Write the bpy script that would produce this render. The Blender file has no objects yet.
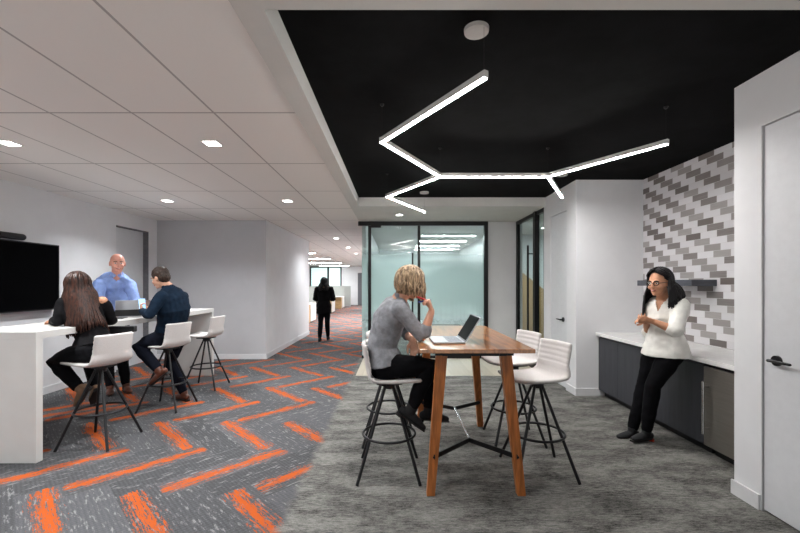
import bpy, bmesh, math, random
from mathutils import Vector as V, Matrix, Euler, noise
random.seed(7)
S = bpy.context.scene
COL = S.collection
PI = math.pi
H, F, CX, CY = 1.5, 390.0, 396.0, 284.0
def P(px, py, Y): return V(((px-CX)/F*Y, Y, H+(CY-py)/F*Y))     # surveyed point at depth Y

# ------------------------------------------------------------------ materials
def lin(c):
    c = c/255.0
    return c/12.92 if c <= 0.04045 else ((c+0.055)/1.055)**2.4
def rgb(r, g, b): return (lin(r), lin(g), lin(b), 1.0)
MATS = {}
def newmat(name):
    m = bpy.data.materials.new(name); m.use_nodes = True
    nt = m.node_tree
    return m, nt, nt.nodes['Principled BSDF']
class E:                                                           # tiny math-node expression wrapper
    def __init__(s, nt, sock): s.nt, s.k = nt, sock
    def op(s, o, *a, clamp=False):
        n = s.nt.nodes.new('ShaderNodeMath'); n.operation = o; n.use_clamp = clamp
        for i, v in enumerate((s,)+a):
            if isinstance(v, E): s.nt.links.new(v.k, n.inputs[i])
            else: n.inputs[i].default_value = v
        return E(s.nt, n.outputs[0])
    def __add__(s, o): return s.op('ADD', o)
    def __sub__(s, o): return s.op('SUBTRACT', o)
    def __mul__(s, o): return s.op('MULTIPLY', o)
    def __rsub__(s, o): return (s*-1.0)+o
    def floor(s): return s.op('FLOOR')
    def abs(s): return s.op('ABSOLUTE')
    def lt(s, o): return s.op('LESS_THAN', o)
    def gt(s, o): return s.op('GREATER_THAN', o)
    def mod(s, o): return s.op('FLOORED_MODULO', o)
    def ramp(s, a, b):                                             # smooth 0..1 between a and b
        n = s.nt.nodes.new('ShaderNodeMapRange'); n.interpolation_type = 'SMOOTHSTEP'
        s.nt.links.new(s.k, n.inputs[0]); n.inputs[1].default_value = a; n.inputs[2].default_value = b
        return E(s.nt, n.outputs[0])
def coords(nt, space='Object', rot=0.0):
    tc = nt.nodes.new('ShaderNodeTexCoord'); k = tc.outputs[space]
    if rot:
        mp = nt.nodes.new('ShaderNodeMapping'); mp.inputs['Rotation'].default_value = (0, 0, rot)
        nt.links.new(k, mp.inputs[0]); k = mp.outputs[0]
    sp = nt.nodes.new('ShaderNodeSeparateXYZ'); nt.links.new(k, sp.inputs[0])
    return [E(nt, sp.outputs[i]) for i in range(3)]
def vec(nt, x, y, z):
    n = nt.nodes.new('ShaderNodeCombineXYZ')
    for i, v in enumerate((x, y, z)):
        if isinstance(v, E): nt.links.new(v.k, n.inputs[i])
        else: n.inputs[i].default_value = v
    return n.outputs[0]
def noi(nt, v, scale=1.0, detail=3.0, rough=0.6):
    n = nt.nodes.new('ShaderNodeTexNoise'); nt.links.new(v, n.inputs['Vector'])
    n.inputs['Scale'].default_value = scale; n.inputs['Detail'].default_value = detail; n.inputs['Roughness'].default_value = rough
    return E(nt, n.outputs['Fac'])
def rnd(nt, v):
    n = nt.nodes.new('ShaderNodeTexWhiteNoise'); n.noise_dimensions = '3D'; nt.links.new(v, n.inputs['Vector'])
    return E(nt, n.outputs['Value'])
def mix(nt, f, a, b):
    n = nt.nodes.new('ShaderNodeMix'); n.data_type = 'RGBA'
    for i, v in ((0, f), (6, a), (7, b)):
        if isinstance(v, E): nt.links.new(v.k, n.inputs[i])
        elif isinstance(v, (tuple, float, int)): n.inputs[i].default_value = v
        else: nt.links.new(v, n.inputs[i])
    return n.outputs[2]
def bump(nt, b, h, strength=0.3, dist=0.01):
    n = nt.nodes.new('ShaderNodeBump'); n.inputs['Strength'].default_value = strength; n.inputs['Distance'].default_value = dist
    nt.links.new(h.k, n.inputs['Height']); nt.links.new(n.outputs[0], b.inputs['Normal'])
def mat(name, col, rough=0.5, metal=0.0, var=0.06, scale=18.0, stretch=(1, 1, 1), bmp=0.0, spec=0.5, emit=None, sheen=0.0):
    m, nt, b = newmat(name)
    x, y, z = coords(nt)
    n = noi(nt, vec(nt, x*stretch[0], y*stretch[1], z*stretch[2]), scale, 3.0)
    c2 = tuple(min(1, c*(1-var*2)) for c in col[:3])+(1,)
    c3 = tuple(min(1, c*(1+var*2)) for c in col[:3])+(1,)
    nt.links.new(mix(nt, n.ramp(0.3, 0.7), c2, c3), b.inputs['Base Color'])
    b.inputs['Roughness'].default_value = rough; b.inputs['Metallic'].default_value = metal
    b.inputs['Specular IOR Level'].default_value = spec
    if sheen: b.inputs['Sheen Weight'].default_value = sheen
    if bmp: bump(nt, b, n, bmp, 0.004)
    if emit:
        b.inputs['Emission Color'].default_value = emit[0]; b.inputs['Emission Strength'].default_value = emit[1]
    MATS[name] = m
    return m

WHITE = mat('wall_white', rgb(222, 222, 224), 0.7, var=0.012, scale=3)
SOFF = mat('soffit_white', rgb(205, 204, 200), 0.8, var=0.012, scale=3)
GREYW = mat('wall_grey', rgb(186, 186, 189), 0.7, var=0.012, scale=3)
BASE = mat('baseboard_white', rgb(214, 214, 216), 0.5, var=0.01)
DOORM = mat('door_paint', rgb(212, 213, 216), 0.45, var=0.01)
DARKREV = mat('dark_reveal', rgb(104, 104, 108), 0.6)
BLACKC = mat('black_ceiling', rgb(9, 9, 10), 0.95, var=0.25, scale=5, bmp=0.3, spec=0.1)
BLACKM = mat('black_metal', rgb(20, 20, 22), 0.38, metal=0.3, var=0.05)
LEGM = mat('black_steel', rgb(24, 24, 27), 0.42, metal=0.2, var=0.05)
STEEL = mat('brushed_steel', rgb(176, 172, 166), 0.3, metal=1.0, var=0.06, stretch=(1, 1, 40), scale=6)
CHROME = mat('satin_chrome', rgb(205, 205, 205), 0.22, metal=1.0, var=0.01)
FRIDGE = mat('fridge_steel', rgb(150, 145, 138), 0.38, metal=0.8, var=0.03, stretch=(1, 1, 30), scale=5)
LAM = mat('white_laminate', rgb(206, 204, 201), 0.35, var=0.012, scale=4)
QUARTZ = mat('white_quartz', rgb(232, 231, 229), 0.22, var=0.02, scale=9)
CAB = mat('charcoal_veneer', rgb(54, 55, 61), 0.45, var=0.07, scale=3, stretch=(9, 9, 0.7))
SHELFM = mat('charcoal_shelf', rgb(72, 74, 82), 0.4, var=0.1, scale=4, stretch=(1, 1, 6))
UPH = mat('white_upholstery', rgb(200, 195, 193), 0.75, var=0.03, scale=160, bmp=0.15)
HOUSING = mat('light_housing', rgb(205, 203, 200), 0.45, var=0.01)
SCREEN = mat('screen_black', rgb(5, 5, 6), 0.3, var=0.05, spec=0.02)
PLAST = mat('black_plastic', rgb(24, 24, 26), 0.5, var=0.05)
ALU = mat('laptop_aluminium', rgb(186, 188, 194), 0.32, metal=0.7, var=0.01)
KEYS = mat('laptop_keys', rgb(120, 124, 134), 0.5, var=0.3, scale=60)
PALEW = mat('pale_wood', rgb(176, 142, 98), 0.5, var=0.1, scale=4, stretch=(1, 1, 8))
PANELF = mat('panel_fabric', rgb(168, 170, 166), 0.9, var=0.04, scale=60)
TANW = mat('tan_graphic', rgb(190, 155, 112), 0.7, var=0.05, scale=3)
LED = mat('led_diffuser', rgb(250, 250, 250), 0.5, emit=((1.0, 0.985, 0.965, 1), 120.0))
DOWN = mat('downlight_lens', rgb(250, 250, 250), 0.5, emit=((1.0, 0.97, 0.93, 1), 14.0))
TROFF = mat('office_led', rgb(250, 250, 250), 0.5, emit=((0.97, 1.0, 1.0, 1), 62.0))
WINM = mat('bright_window', rgb(200, 225, 222), 0.4, emit=((0.75, 0.95, 0.93, 1), 0.55))
SKIN = mat('skin', rgb(212, 160, 134), 0.5, var=0.04, scale=12)
SKIN2 = mat('skin_tan', rgb(200, 144, 112), 0.5, var=0.04, scale=12)
SKINR = mat('skin_rosy', rgb(214, 152, 134), 0.5, var=0.07, scale=14)
LIP = mat('lips', rgb(168, 78, 74), 0.4)
TEETH = mat('teeth', rgb(232, 228, 220), 0.3)
EYEW = mat('eye_white', rgb(225, 222, 218), 0.25)
IRIS = mat('iris', rgb(42, 28, 20), 0.2)
BLUESH = mat('blue_shirt', rgb(128, 152, 206), 0.8, var=0.06, scale=14, bmp=0.35)
NAVY = mat('navy_knit', rgb(17, 33, 50), 0.85, var=0.12, scale=18, bmp=0.4, spec=0.15)
GREYK = mat('grey_knit', rgb(136, 137, 142), 0.9, var=0.1, scale=22, bmp=0.4)
BLOUSE = mat('white_blouse', rgb(228, 226, 220), 0.7, var=0.03, scale=12, bmp=0.5)
BLKT = mat('black_trousers', rgb(13, 13, 16), 0.85, var=0.15, scale=12, bmp=0.4, spec=0.1)
BLKTOP = mat('black_top', rgb(16, 15, 17), 0.85, var=0.15, scale=14, bmp=0.4, spec=0.1)
INDIGO = mat('indigo_trousers', rgb(15, 18, 28), 0.85, var=0.12, scale=12, bmp=0.3, spec=0.1)
SUEDE = mat('black_suede', rgb(17, 17, 20), 0.8, var=0.1)
TANB = mat('tan_boot', rgb(128, 100, 78), 0.8, var=0.08)
BROWNL = mat('brown_leather', rgb(84, 44, 28), 0.45, var=0.12)
SOLEM = mat('sole_dark', rgb(30, 26, 25), 0.7)
REDM = mat('red_pattern', rgb(176, 52, 30), 0.4, var=0.5, scale=60)
PENR = mat('pen_red', rgb(190, 40, 44), 0.35)
PENB = mat('pen_blue', rgb(36, 56, 130), 0.35)
PHSCR = mat('phone_screen', rgb(120, 170, 210), 0.15, emit=((0.45, 0.7, 0.95, 1), 0.8))

def hairmat(name, a, b, st=(60, 60, 5)):
    m, nt, bs = newmat(name)
    x, y, z = coords(nt)
    n = noi(nt, vec(nt, x*st[0], y*st[1], z*st[2]), 1.0, 4.0, 0.65)
    nt.links.new(mix(nt, n.ramp(0.32, 0.66), a, b), bs.inputs['Base Color'])
    bs.inputs['Roughness'].default_value = 0.5; bs.inputs['Specular IOR Level'].default_value = 0.3
    bump(nt, bs, n, 0.5, 0.004)
    return m
BLONDE = hairmat('blonde_hair', rgb(74, 57, 43), rgb(196, 168, 136))
BRUN = hairmat('brown_hair', rgb(17, 10, 8), rgb(70, 38, 26))
BLKH = hairmat('black_hair', rgb(9, 7, 9), rgb(24, 20, 22))
SHORTH = hairmat('short_brown_hair', rgb(28, 20, 16), rgb(66, 50, 41), (90, 90, 60))

# carpet: grey streaks to the right, herringbone planks with orange brush marks to the left
def carpet():
    m, nt, b = newmat('carpet')
    x, y, z = coords(nt)
    # right: grey abstract streaks
    n1 = noi(nt, vec(nt, x*2.2, y*5.5, 0.0), 1.0, 5.0, 0.72)
    n2 = noi(nt, vec(nt, x*18.0, y*75.0, 0.0), 1.0, 5.0, 0.8)
    n3 = noi(nt, vec(nt, x*90.0, y*150.0, 0.0), 1.0, 2.0, 0.6)
    g = (n1.ramp(0.36, 0.66)*0.40 + n2.ramp(0.36, 0.66)*0.42 + n3.ramp(0.3, 0.7)*0.22)
    ga = mix(nt, g.op('SUBTRACT', 0.05, clamp=True), rgb(30, 29, 28), rgb(148, 146, 141))
    # left: herringbone, planks 0.25 x 1.0
    W = 0.25
    q = math.cos(PI/4)/W
    u = (x*q - y*q) + 0.37; v = (x*q + y*q) + 0.83
    i = u.floor(); j = v.floor()
    k = (i - j).mod(8.0)
    hz = k.lt(3.5)
    vh = 1.0 - hz
    ia = (i - k); ja = (j - (7.0 - k))
    la = (u - ia)*hz + (v - ja)*vh           # along 0..4
    lb = (v - j)*hz + (u - i)*vh             # across 0..1
    idx = ia*hz + i*vh; idy = j*hz + ja*vh
    r1 = rnd(nt, vec(nt, idx, idy, 3.0)); r2 = rnd(nt, vec(nt, idx, idy, 11.0))
    st = noi(nt, vec(nt, la*1.3 + r1*37.0, lb*15.0 + r2*19.0, r1*9.0), 1.0, 5.0, 0.75)
    fine = noi(nt, vec(nt, la*9.0, lb*40.0, r2*5.0), 1.0, 2.0, 0.7)
    cen = r2*0.3 + 0.3
    sel = ((((idx + 0.5)*vh + (idy + 0.5)*hz).floor()).mod(2.0).gt(0.5))*(r1.lt(0.92)) + ((r1.gt(0.96)))
    d = (lb - cen).abs()
    orange = ((0.68 - d*1.5) + (st - 0.5)*2.5 + (fine - 0.5)*1.2 - (sel.lt(0.5))*0.9 - ((la-2.0).abs().ramp(1.86, 2.04))*0.3)
    om = orange.ramp(0.40, 0.50)
    ls = noi(nt, vec(nt, la*2.5 + r2*31.0, lb*11.0, r2*7.0), 1.0, 5.0, 0.7).ramp(0.54, 0.66)
    weave = (x*170.0).op('SINE')*(y*170.0).op('SINE')
    gb = mix(nt, fine*0.55 + weave*0.14 + (r2-0.5)*0.3 + 0.22, rgb(50, 50, 51), rgb(98, 98, 101))
    gb = mix(nt, ls*0.42, gb, rgb(170, 170, 168))
    gb = mix(nt, om, gb, rgb(172, 80, 30))
    e = noi(nt, vec(nt, x*3.0, y*9.0, 4.0), 1.0, 3.0, 0.7)
    side = (x + (e - 0.5)*0.16 + 0.72).ramp(-0.05, 0.05)
    nt.links.new(mix(nt, side, gb, ga), b.inputs['Base Color'])
    b.inputs['Roughness'].default_value = 0.95; b.inputs['Specular IOR Level'].default_value = 0.15
    bump(nt, b, n3, 0.35, 0.004)
    return m
CARPET = carpet()

def woodfloor():
    m, nt, b = newmat('light_plank_floor')
    x, y, z = coords(nt)
    c = (x*(1/0.18)).floor()
    r = rnd(nt, vec(nt, c, (y*0.8 + c*0.37).floor(), 0.0))
    g = noi(nt, vec(nt, x*30.0, y*2.5, c), 1.0, 4.0)
    nt.links.new(mix(nt, r*0.6+g*0.4, rgb(150, 138, 120), rgb(190, 180, 163)), b.inputs['Base Color'])
    b.inputs['Roughness'].default_value = 0.4
    return m
WOODF = woodfloor()

def tilewall():
    m, nt, b = newmat('mosaic_tile')
    x, y, z = coords(nt)
    RH, BL = 0.071, 0.215
    row = (z*(1/RH)).floor()
    sh = (row*0.40) + rnd(nt, vec(nt, row, 5.0, 1.0))*0.10
    u = y*(1/BL) + sh
    c = u.floor()
    fu = u - c; fv = z*(1/RH) - row
    r = rnd(nt, vec(nt, c, row, 2.0))
    r3 = rnd(nt, vec(nt, c, row, 8.0))
    g = noi(nt, vec(nt, y*6.0, z*130.0, r3*9.0), 1.0, 2.0)
    ci = (c + (row*0.5).floor()*2.0 + row + (r.gt(0.7))*2.0).mod(4.0)
    col = mix(nt, (ci - 1.0).abs().lt(0.5), rgb(210, 208, 211), rgb(142, 136, 134))
    col = mix(nt, ci.gt(2.5), col, rgb(98, 89, 86))
    col = mix(nt, (1.0-g)*0.22*(r.gt(0.40)), col, rgb(225, 222, 220))
    col = mix(nt, r3*0.16, col, rgb(120, 116, 116))
    gap = (fu.lt(0.012)).op('MAXIMUM', fv.lt(0.045))
    col = mix(nt, gap, col, rgb(196, 194, 192))
    nt.links.new(col, b.inputs['Base Color'])
    b.inputs['Roughness'].default_value = 0.28
    bump(nt, b, (1.0-gap)+g*0.1, 0.35, 0.003)
    return m
TILE = tilewall()

def gridceil():
    m, nt, b = newmat('ceiling_tiles')
    x, y, z = coords(nt)
    fx = ((x + 0.7415)*(1/0.61)).mod(1.0); fy = ((y - 2.892)*(1/1.22)).mod(1.0)
    a = ((fx - 0.5).abs()).gt(0.5-0.013); c = ((fy - 0.5).abs()).gt(0.5-0.0075)
    ln = a.op('MAXIMUM', c)
    n = noi(nt, vec(nt, x, y, z), 60.0, 3.0)
    base = mix(nt, n*0.3, rgb(232, 229, 225), rgb(224, 221, 218))
    nt.links.new(mix(nt, ln, base, rgb(172, 169, 166)), b.inputs['Base Color'])
    b.inputs['Roughness'].default_value = 0.85
    bump(nt, b, (1.0 - ln)+n*0.05, 0.6, 0.006)
    return m
CEIL = gridceil()

def tablewood():
    m, nt, b = newmat('walnut_table_top')
    x, y, z = coords(nt)
    c = (x*(1/0.095)).floor()
    r = rnd(nt, vec(nt, c, ((y + c*0.31)*(1/0.62)).floor(), 0.0))
    g = noi(nt, vec(nt, x*34.0 + r*50.0, y*2.4, z*20.0), 1.0, 5.0, 0.6)
    col = mix(nt, g.ramp(0.28, 0.72), rgb(112, 64, 30), rgb(192, 122, 64))
    col = mix(nt, r*0.5, col, rgb(206, 146, 90))
    nt.links.new(col, b.inputs['Base Color']); b.inputs['Roughness'].default_value = 0.28
    b.inputs['Coat Weight'].default_value = 1.0; b.inputs['Coat Roughness'].default_value = 0.10
    return m
TABLEW = tablewood()
LEGW = mat('walnut_leg', rgb(172, 102, 50), 0.4, var=0.16, scale=5, stretch=(8, 8, 0.8))

def frosted():
    m, nt, b = newmat('frosted_glass')
    out = nt.nodes['Material Output']
    x, y, z = coords(nt)
    st = noi(nt, vec(nt, x*22.0, y*22.0, z*0.7), 1.0, 2.0)
    tr = nt.nodes.new('ShaderNodeBsdfTransparent'); tr.inputs[0].default_value = (0.90, 0.965, 0.96, 1)
    df = nt.nodes.new('ShaderNodeBsdfDiffuse'); df.inputs[0].default_value = rgb(190, 212, 210)
    tl = nt.nodes.new('ShaderNodeBsdfTranslucent'); tl.inputs[0].default_value = rgb(204, 222, 220)
    fro = nt.nodes.new('ShaderNodeMixShader'); fro.inputs[0].default_value = 0.6
    nt.links.new(df.outputs[0], fro.inputs[1]); nt.links.new(tl.outputs[0], fro.inputs[2])
    mx = nt.nodes.new('ShaderNodeMixShader')
    zz = z + (st - 0.5)*0.12
    f = zz.ramp(0.45, 1.25)*(1.0 - z.ramp(1.7, 2.35))*0.78 + 0.06
    nt.links.new(f.k, mx.inputs[0]); nt.links.new(tr.outputs[0], mx.inputs[1]); nt.links.new(fro.outputs[0], mx.inputs[2])
    gl = nt.nodes.new('ShaderNodeBsdfGlossy'); gl.inputs['Roughness'].default_value = 0.02
    fr = nt.nodes.new('ShaderNodeFresnel'); fr.inputs[0].default_value = 1.38
    ge = nt.nodes.new('ShaderNodeNewGeometry'); ff = E(nt, fr.outputs[0])*(1.0 - E(nt, ge.outputs['Backfacing']))
    m2 = nt.nodes.new('ShaderNodeMixShader')
    nt.links.new(ff.k, m2.inputs[0]); nt.links.new(mx.outputs[0], m2.inputs[1]); nt.links.new(gl.outputs[0], m2.inputs[2])
    nt.links.new(m2.outputs[0], out.inputs[0]); return m
FROST = frosted()
def clearglass():
    m, nt, b = newmat('clear_glass')
    out = nt.nodes['Material Output']
    tr = nt.nodes.new('ShaderNodeBsdfTransparent'); tr.inputs[0].default_value = (0.80, 0.89, 0.88, 1)
    gl = nt.nodes.new('ShaderNodeBsdfGlossy'); gl.inputs['Roughness'].default_value = 0.02
    fr = nt.nodes.new('ShaderNodeFresnel'); fr.inputs[0].default_value = 1.5
    ge = nt.nodes.new('ShaderNodeNewGeometry'); ff = E(nt, fr.outputs[0])*(1.0 - E(nt, ge.outputs['Backfacing']))
    m2 = nt.nodes.new('ShaderNodeMixShader')
    nt.links.new(ff.k, m2.inputs[0]); nt.links.new(tr.outputs[0], m2.inputs[1]); nt.links.new(gl.outputs[0], m2.inputs[2])
    nt.links.new(m2.outputs[0], out.inputs[0]); return m
GLASS = clearglass()

# ------------------------------------------------------------------ mesh building
class MB:
    def __init__(s): s.bm = bmesh.new()
    def box(s, x0, x1, y0, y1, z0, z1):
        bm = s.bm
        v = [bm.verts.new(p) for p in ((x0,y0,z0),(x1,y0,z0),(x1,y1,z0),(x0,y1,z0),(x0,y0,z1),(x1,y0,z1),(x1,y1,z1),(x0,y1,z1))]
        for f in ((0,3,2,1),(4,5,6,7),(0,1,5,4),(1,2,6,5),(2,3,7,6),(3,0,4,7)): bm.faces.new([v[i] for i in f])
        return s
    def prism(s, poly, d):                                          # polygon of 3D points extruded by vector d
        bm = s.bm; d = V(d)
        a = [bm.verts.new(V(p)) for p in poly]; b = [bm.verts.new(V(p)+d) for p in poly]
        n = len(a)
        bm.faces.new(a[::-1]); bm.faces.new(b)
        for i in range(n): bm.faces.new((a[i], a[(i+1)%n], b[(i+1)%n], b[i]))
        return s
    def rings(s, rings, cap=True):
        bm = s.bm; R = [[bm.verts.new(p) for p in r] for r in rings]; n = len(R[0])
        for a, b in zip(R, R[1:]):
            for i in range(n): bm.faces.new((a[i], a[(i+1)%n], b[(i+1)%n], b[i]))
        if cap: bm.faces.new(R[0][::-1]); bm.faces.new(R[-1])
        return s
    def bar(s, p0, p1, w, h, side=None):                            # rectangular bar, w along side vector
        p0, p1 = V(p0), V(p1); d = (p1-p0).normalized()
        a = V(side) if side else (V((0,0,1)) if abs(d.z) < 0.9 else V((1,0,0)))
        a = (a - d*a.dot(d)).normalized(); b = d.cross(a)
        c = [a*w/2+b*h/2, -a*w/2+b*h/2, -a*w/2-b*h/2, a*w/2-b*h/2]
        return s.rings([[p0+q for q in c], [p1+q for q in c]])
    def loft(s, pts, rad, side=(1,0,0), n=14, round_ends=True):     # elliptical loft: rad = r or (r_side, r_other)
        pts = [V(p) for p in pts]; rad = [r if isinstance(r, tuple) else (r, r) for r in rad]
        side = V(side)
        if round_ends:
            d0 = (pts[0]-pts[1]).normalized(); d1 = (pts[-1]-pts[-2]).normalized()
            r0, r1 = min(rad[0]), min(rad[-1])
            sc = ((.35, .92), (.7, .72), (.93, .38))
            pre = [(pts[0]+d0*r0*a, (rad[0][0]*b, rad[0][1]*b)) for b, a in ((.38,.93),(.72,.7),(.92,.35))]
            post = [(pts[-1]+d1*r1*a, (rad[-1][0]*b, rad[-1][1]*b)) for b, a in ((.92,.35),(.72,.7),(.38,.93))]
            seq = pre + list(zip(pts, rad)) + post
        else: seq = list(zip(pts, rad))
        pp = [q[0] for q in seq]; rings = []
        for i, (p, r) in enumerate(seq):
            a = pp[max(0, i-1)]; b = pp[min(len(pp)-1, i+1)]
            d = (b-a).normalized()
            u = side - d*side.dot(d)
            if u.length < 1e-3: u = V((0.3, 1, 0.2)) - d*V((0.3, 1, 0.2)).dot(d)
            u.normalize(); w = d.cross(u)
            rings.append([p + u*math.cos(t)*r[0] + w*math.sin(t)*r[1] for t in (2*PI*k/n for k in range(n))])
        return s.rings(rings)
    def tube(s, pts, r, n=10): return s.loft(pts, [r]*len(pts), (0.13, 0.31, 0.94), n, False)
    def ell(s, c, r, M=None, n=16):                                 # ellipsoid, optional 3x3 frame
        bm = s.bm; M = M or Matrix.Identity(3); c = V(c); rings = []
        for i in range(1, n//2):
            t = PI*i/(n//2)
            rings.append([c + M @ V((r[0]*math.sin(t)*math.cos(a), r[1]*math.sin(t)*math.sin(a), r[2]*math.cos(t))) for a in (2*PI*k/n for k in range(n))])
        R = [[bm.verts.new(p) for p in q] for q in rings]
        t0 = bm.verts.new(c+M@V((0,0,r[2]))); t1 = bm.verts.new(c-M@V((0,0,r[2])))
        for a, b in zip(R, R[1:]):
            for i in range(n): bm.faces.new((a[i], b[i], b[(i+1)%n], a[(i+1)%n]))
        for i in range(n): bm.faces.new((t0, R[0][i], R[0][(i+1)%n])); bm.faces.new((t1, R[-1][(i+1)%n], R[-1][i]))
        return s
    def lathe(s, c, prof, n=24):                                    # profile (r, z)
        c = V(c)
        return s.rings([[c+V((r*math.cos(a), r*math.sin(a), z)) for a in (2*PI*k/n for k in range(n))] for r, z in prof])
    def torus(s, c, R, r, n=40, m=8):
        bm = s.bm; c = V(c)
        g = [[bm.verts.new(c+V(((R+r*math.cos(b))*math.cos(a), (R+r*math.cos(b))*math.sin(a), r*math.sin(b)))) for b in (2*PI*j/m for j in range(m))] for a in (2*PI*i/n for i in range(n))]
        for i in range(n):
            for j in range(m): bm.faces.new((g[i][j], g[(i+1)%n][j], g[(i+1)%n][(j+1)%m], g[i][(j+1)%m]))
        return s
    def build(s, name, m, parent=None, bev=0.0, smooth=False, remesh=0.0, sm=0, origin=None):
        me = bpy.data.meshes.new(name)
        bmesh.ops.recalc_face_normals(s.bm, faces=s.bm.faces[:])
        if origin is not None: bmesh.ops.translate(s.bm, verts=s.bm.verts[:], vec=-V(origin))
        s.bm.to_mesh(me); s.bm.free()
        o = bpy.data.objects.new(name, me); COL.objects.link(o)
        if origin is not None and parent is None: o.location = origin
        me.materials.append(m)
        if remesh:
            md = o.modifiers.new('r', 'REMESH'); md.mode = 'VOXEL'; md.voxel_size = remesh; md.use_smooth_shade = True
            if sm:
                q = o.modifiers.new('s', 'SMOOTH'); q.factor = 0.5; q.iterations = sm
            dg = bpy.context.evaluated_depsgraph_get()
            nm = bpy.data.meshes.new_from_object(o.evaluated_get(dg)); nm.name = name
            o.modifiers.clear(); o.data = nm; bpy.data.meshes.remove(me); me = nm
            if not me.materials: me.materials.append(m)
            smooth = True
        if bev:
            md = o.modifiers.new('b', 'BEVEL'); md.width = bev; md.segments = 2; md.limit_method = 'ANGLE'; md.angle_limit = 0.7
        if smooth:
            for p in me.polygons: p.use_smooth = True
        if parent: o.parent = parent
        return o
def props(o, label=None, cat=None, group=None, kind=None):
    if label: o['label'] = label
    if cat: o['category'] = cat
    if group: o['group'] = group
    if kind: o['kind'] = kind
    return o
def thing(name, label, cat, loc=(0,0,0), rz=0.0, group=None):
    o = bpy.data.objects.new(name, None); COL.objects.link(o); o.location = loc; o.rotation_euler = (0,0,rz)
    o.empty_display_size = 0.1
    return props(o, label, cat, group)
def struct(name, mb, m, bev=0.0, parent=None):
    o = mb.build(name, m, parent, bev)
    if not parent: o['kind'] = 'structure'
    return o
def kids(o): return [c for c in COL.objects if c.parent == o]
def dup(root, loc=None, label=None, group=None, rz=None):
    r = root.copy(); COL.objects.link(r)
    if loc is not None: r.location = loc
    if rz is not None: r.rotation_euler = (0,0,rz)
    if label: r['label'] = label
    if group: r['group'] = group
    for ch in kids(root):
        c = ch.copy(); COL.objects.link(c); c.parent = r
        for g in kids(ch):
            d = g.copy(); COL.objects.link(d); d.parent = c
    return r

# ------------------------------------------------------------------ the room
ZC, ZB = 2.77, 2.90
XR, XL = 2.42, -4.78
struct('floor', MB().box(-9.5, 6.0, -1.3, 6.36, -0.1, 0).box(-9.5, -0.66, 6.36, 29.0, -0.1, 0).box(-0.66, 6.0, 7.93, 29.0, -0.1, 0), CARPET)
struct('floor_planks', MB().box(-0.66, 6.0, 6.36, 7.93, -0.1, 0.002), WOODF)
struct('trim_1', MB().box(-0.70, XR, 6.345, 6.365, 0.0, 0.005), STEEL)
struct('ceiling', MB().box(-9.5, -0.7415, -1.3, 11.7, ZC, ZC+0.1).box(-0.7415, -0.62, 7.93, 29, ZC, ZC+0.1).box(-9.5, -0.7415, 11.7, 29.0, ZC, ZC+0.1), CEIL)
struct('ceiling_soffit', MB().box(-0.7415, -0.605, -1.3, 6.31, ZC-0.012, ZB+0.1).box(-0.605, 3.6, -1.3, 1.79, ZC-0.012, ZB+0.1)
       .box(-0.7415, XR, 6.31, 7.93, ZC-0.012, ZB+0.1), SOFF)
struct('ceiling_black', MB().box(-0.605, 3.6, 1.79, 6.31, ZB, ZB+0.1), BLACKC)
# left wall with a recessed door
struct('wall_left', MB().box(XL-0.15, XL, -1.3, 6.66, 0, ZC).box(XL-0.15, XL, 7.53, 7.8, 0, ZC).box(XL-0.15, XL, 6.66, 7.53, 2.507, ZC), WHITE)
d = struct('door_1', MB().box(XL-0.13, XL-0.095, 6.66, 7.53, 0, 2.507), DOORM)
struct('door_frame', MB().box(XL-0.095, XL+0.003, 7.515, 7.53, 0, 2.507).box(XL-0.095, XL+0.003, 6.66, 7.515, 2.492, 2.507), DARKREV, parent=d)
struct('wall_back', MB().box(XL-0.15, -2.602, 7.8, 7.95, 0, ZC), GREYW)
struct('wall_corridor', MB().box(-2.75, -2.6, 7.952, 11.66, 0, ZC).box(-2.601, -2.6, 7.8, 7.952, 0, ZC), WHITE)
struct('baseboard_left', MB().box(XL, XL+0.014, -1.3, 6.62, 0, 0.1).box(XL, XL+0.014, 7.56, 7.8, 0, 0.1), BASE)
struct('baseboard_back', MB().box(XL+0.014, -2.586, 7.786, 7.8, 0, 0.1).box(-2.6, -2.586, 7.8, 11.66, 0, 0.1), BASE)
# near right wall with flush door
struct('wall_right', MB().box(XR, 3.6, 2.582, 2.79, 0, ZB).box(XR, 3.6, -1.3, 1.62, 0, ZB).box(XR, 3.6, 1.62, 2.582, 2.545, ZB).box(XR+0.09, 3.6, 1.62, 2.582, 0, 2.545), WHITE)
d = struct('door_2', MB().box(XR+0.012, XR+0.06, 1.626, 2.576, 0.012, 2.538), DOORM)
struct('door_gap', MB().box(XR+0.055, XR+0.088, 1.62, 2.582, 0, 2.545), DARKREV, parent=d)
def lever(parent, x, y, z, dy, r=0.033):
    mb = MB()
    mb.loft([(x, y, z), (x-0.014, y, z)], [r, r], (0,1,0), 24, False)
    mb.loft([(x-0.012, y, z), (x-0.05, y, z)], [0.011, 0.011], (0,1,0), 12, False)
    mb.loft([(x-0.05, y-0.012*dy, z), (x-0.052, y+0.06*dy, z+0.001), (x-0.05, y+0.125*dy, z)], [0.0105, 0.010, 0.009], (0,0,1), 12)
    return mb.build('door_handle', BLACKM, parent, smooth=False)
lever(d, XR+0.012, 2.485, 1.01, -1)
struct('baseboard_right', MB().box(XR-0.014, XR, 2.59, 2.804, 0, 0.1).box(XR-0.014, XR, -1.3, 1.61, 0, 0.1), BASE)
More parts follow.
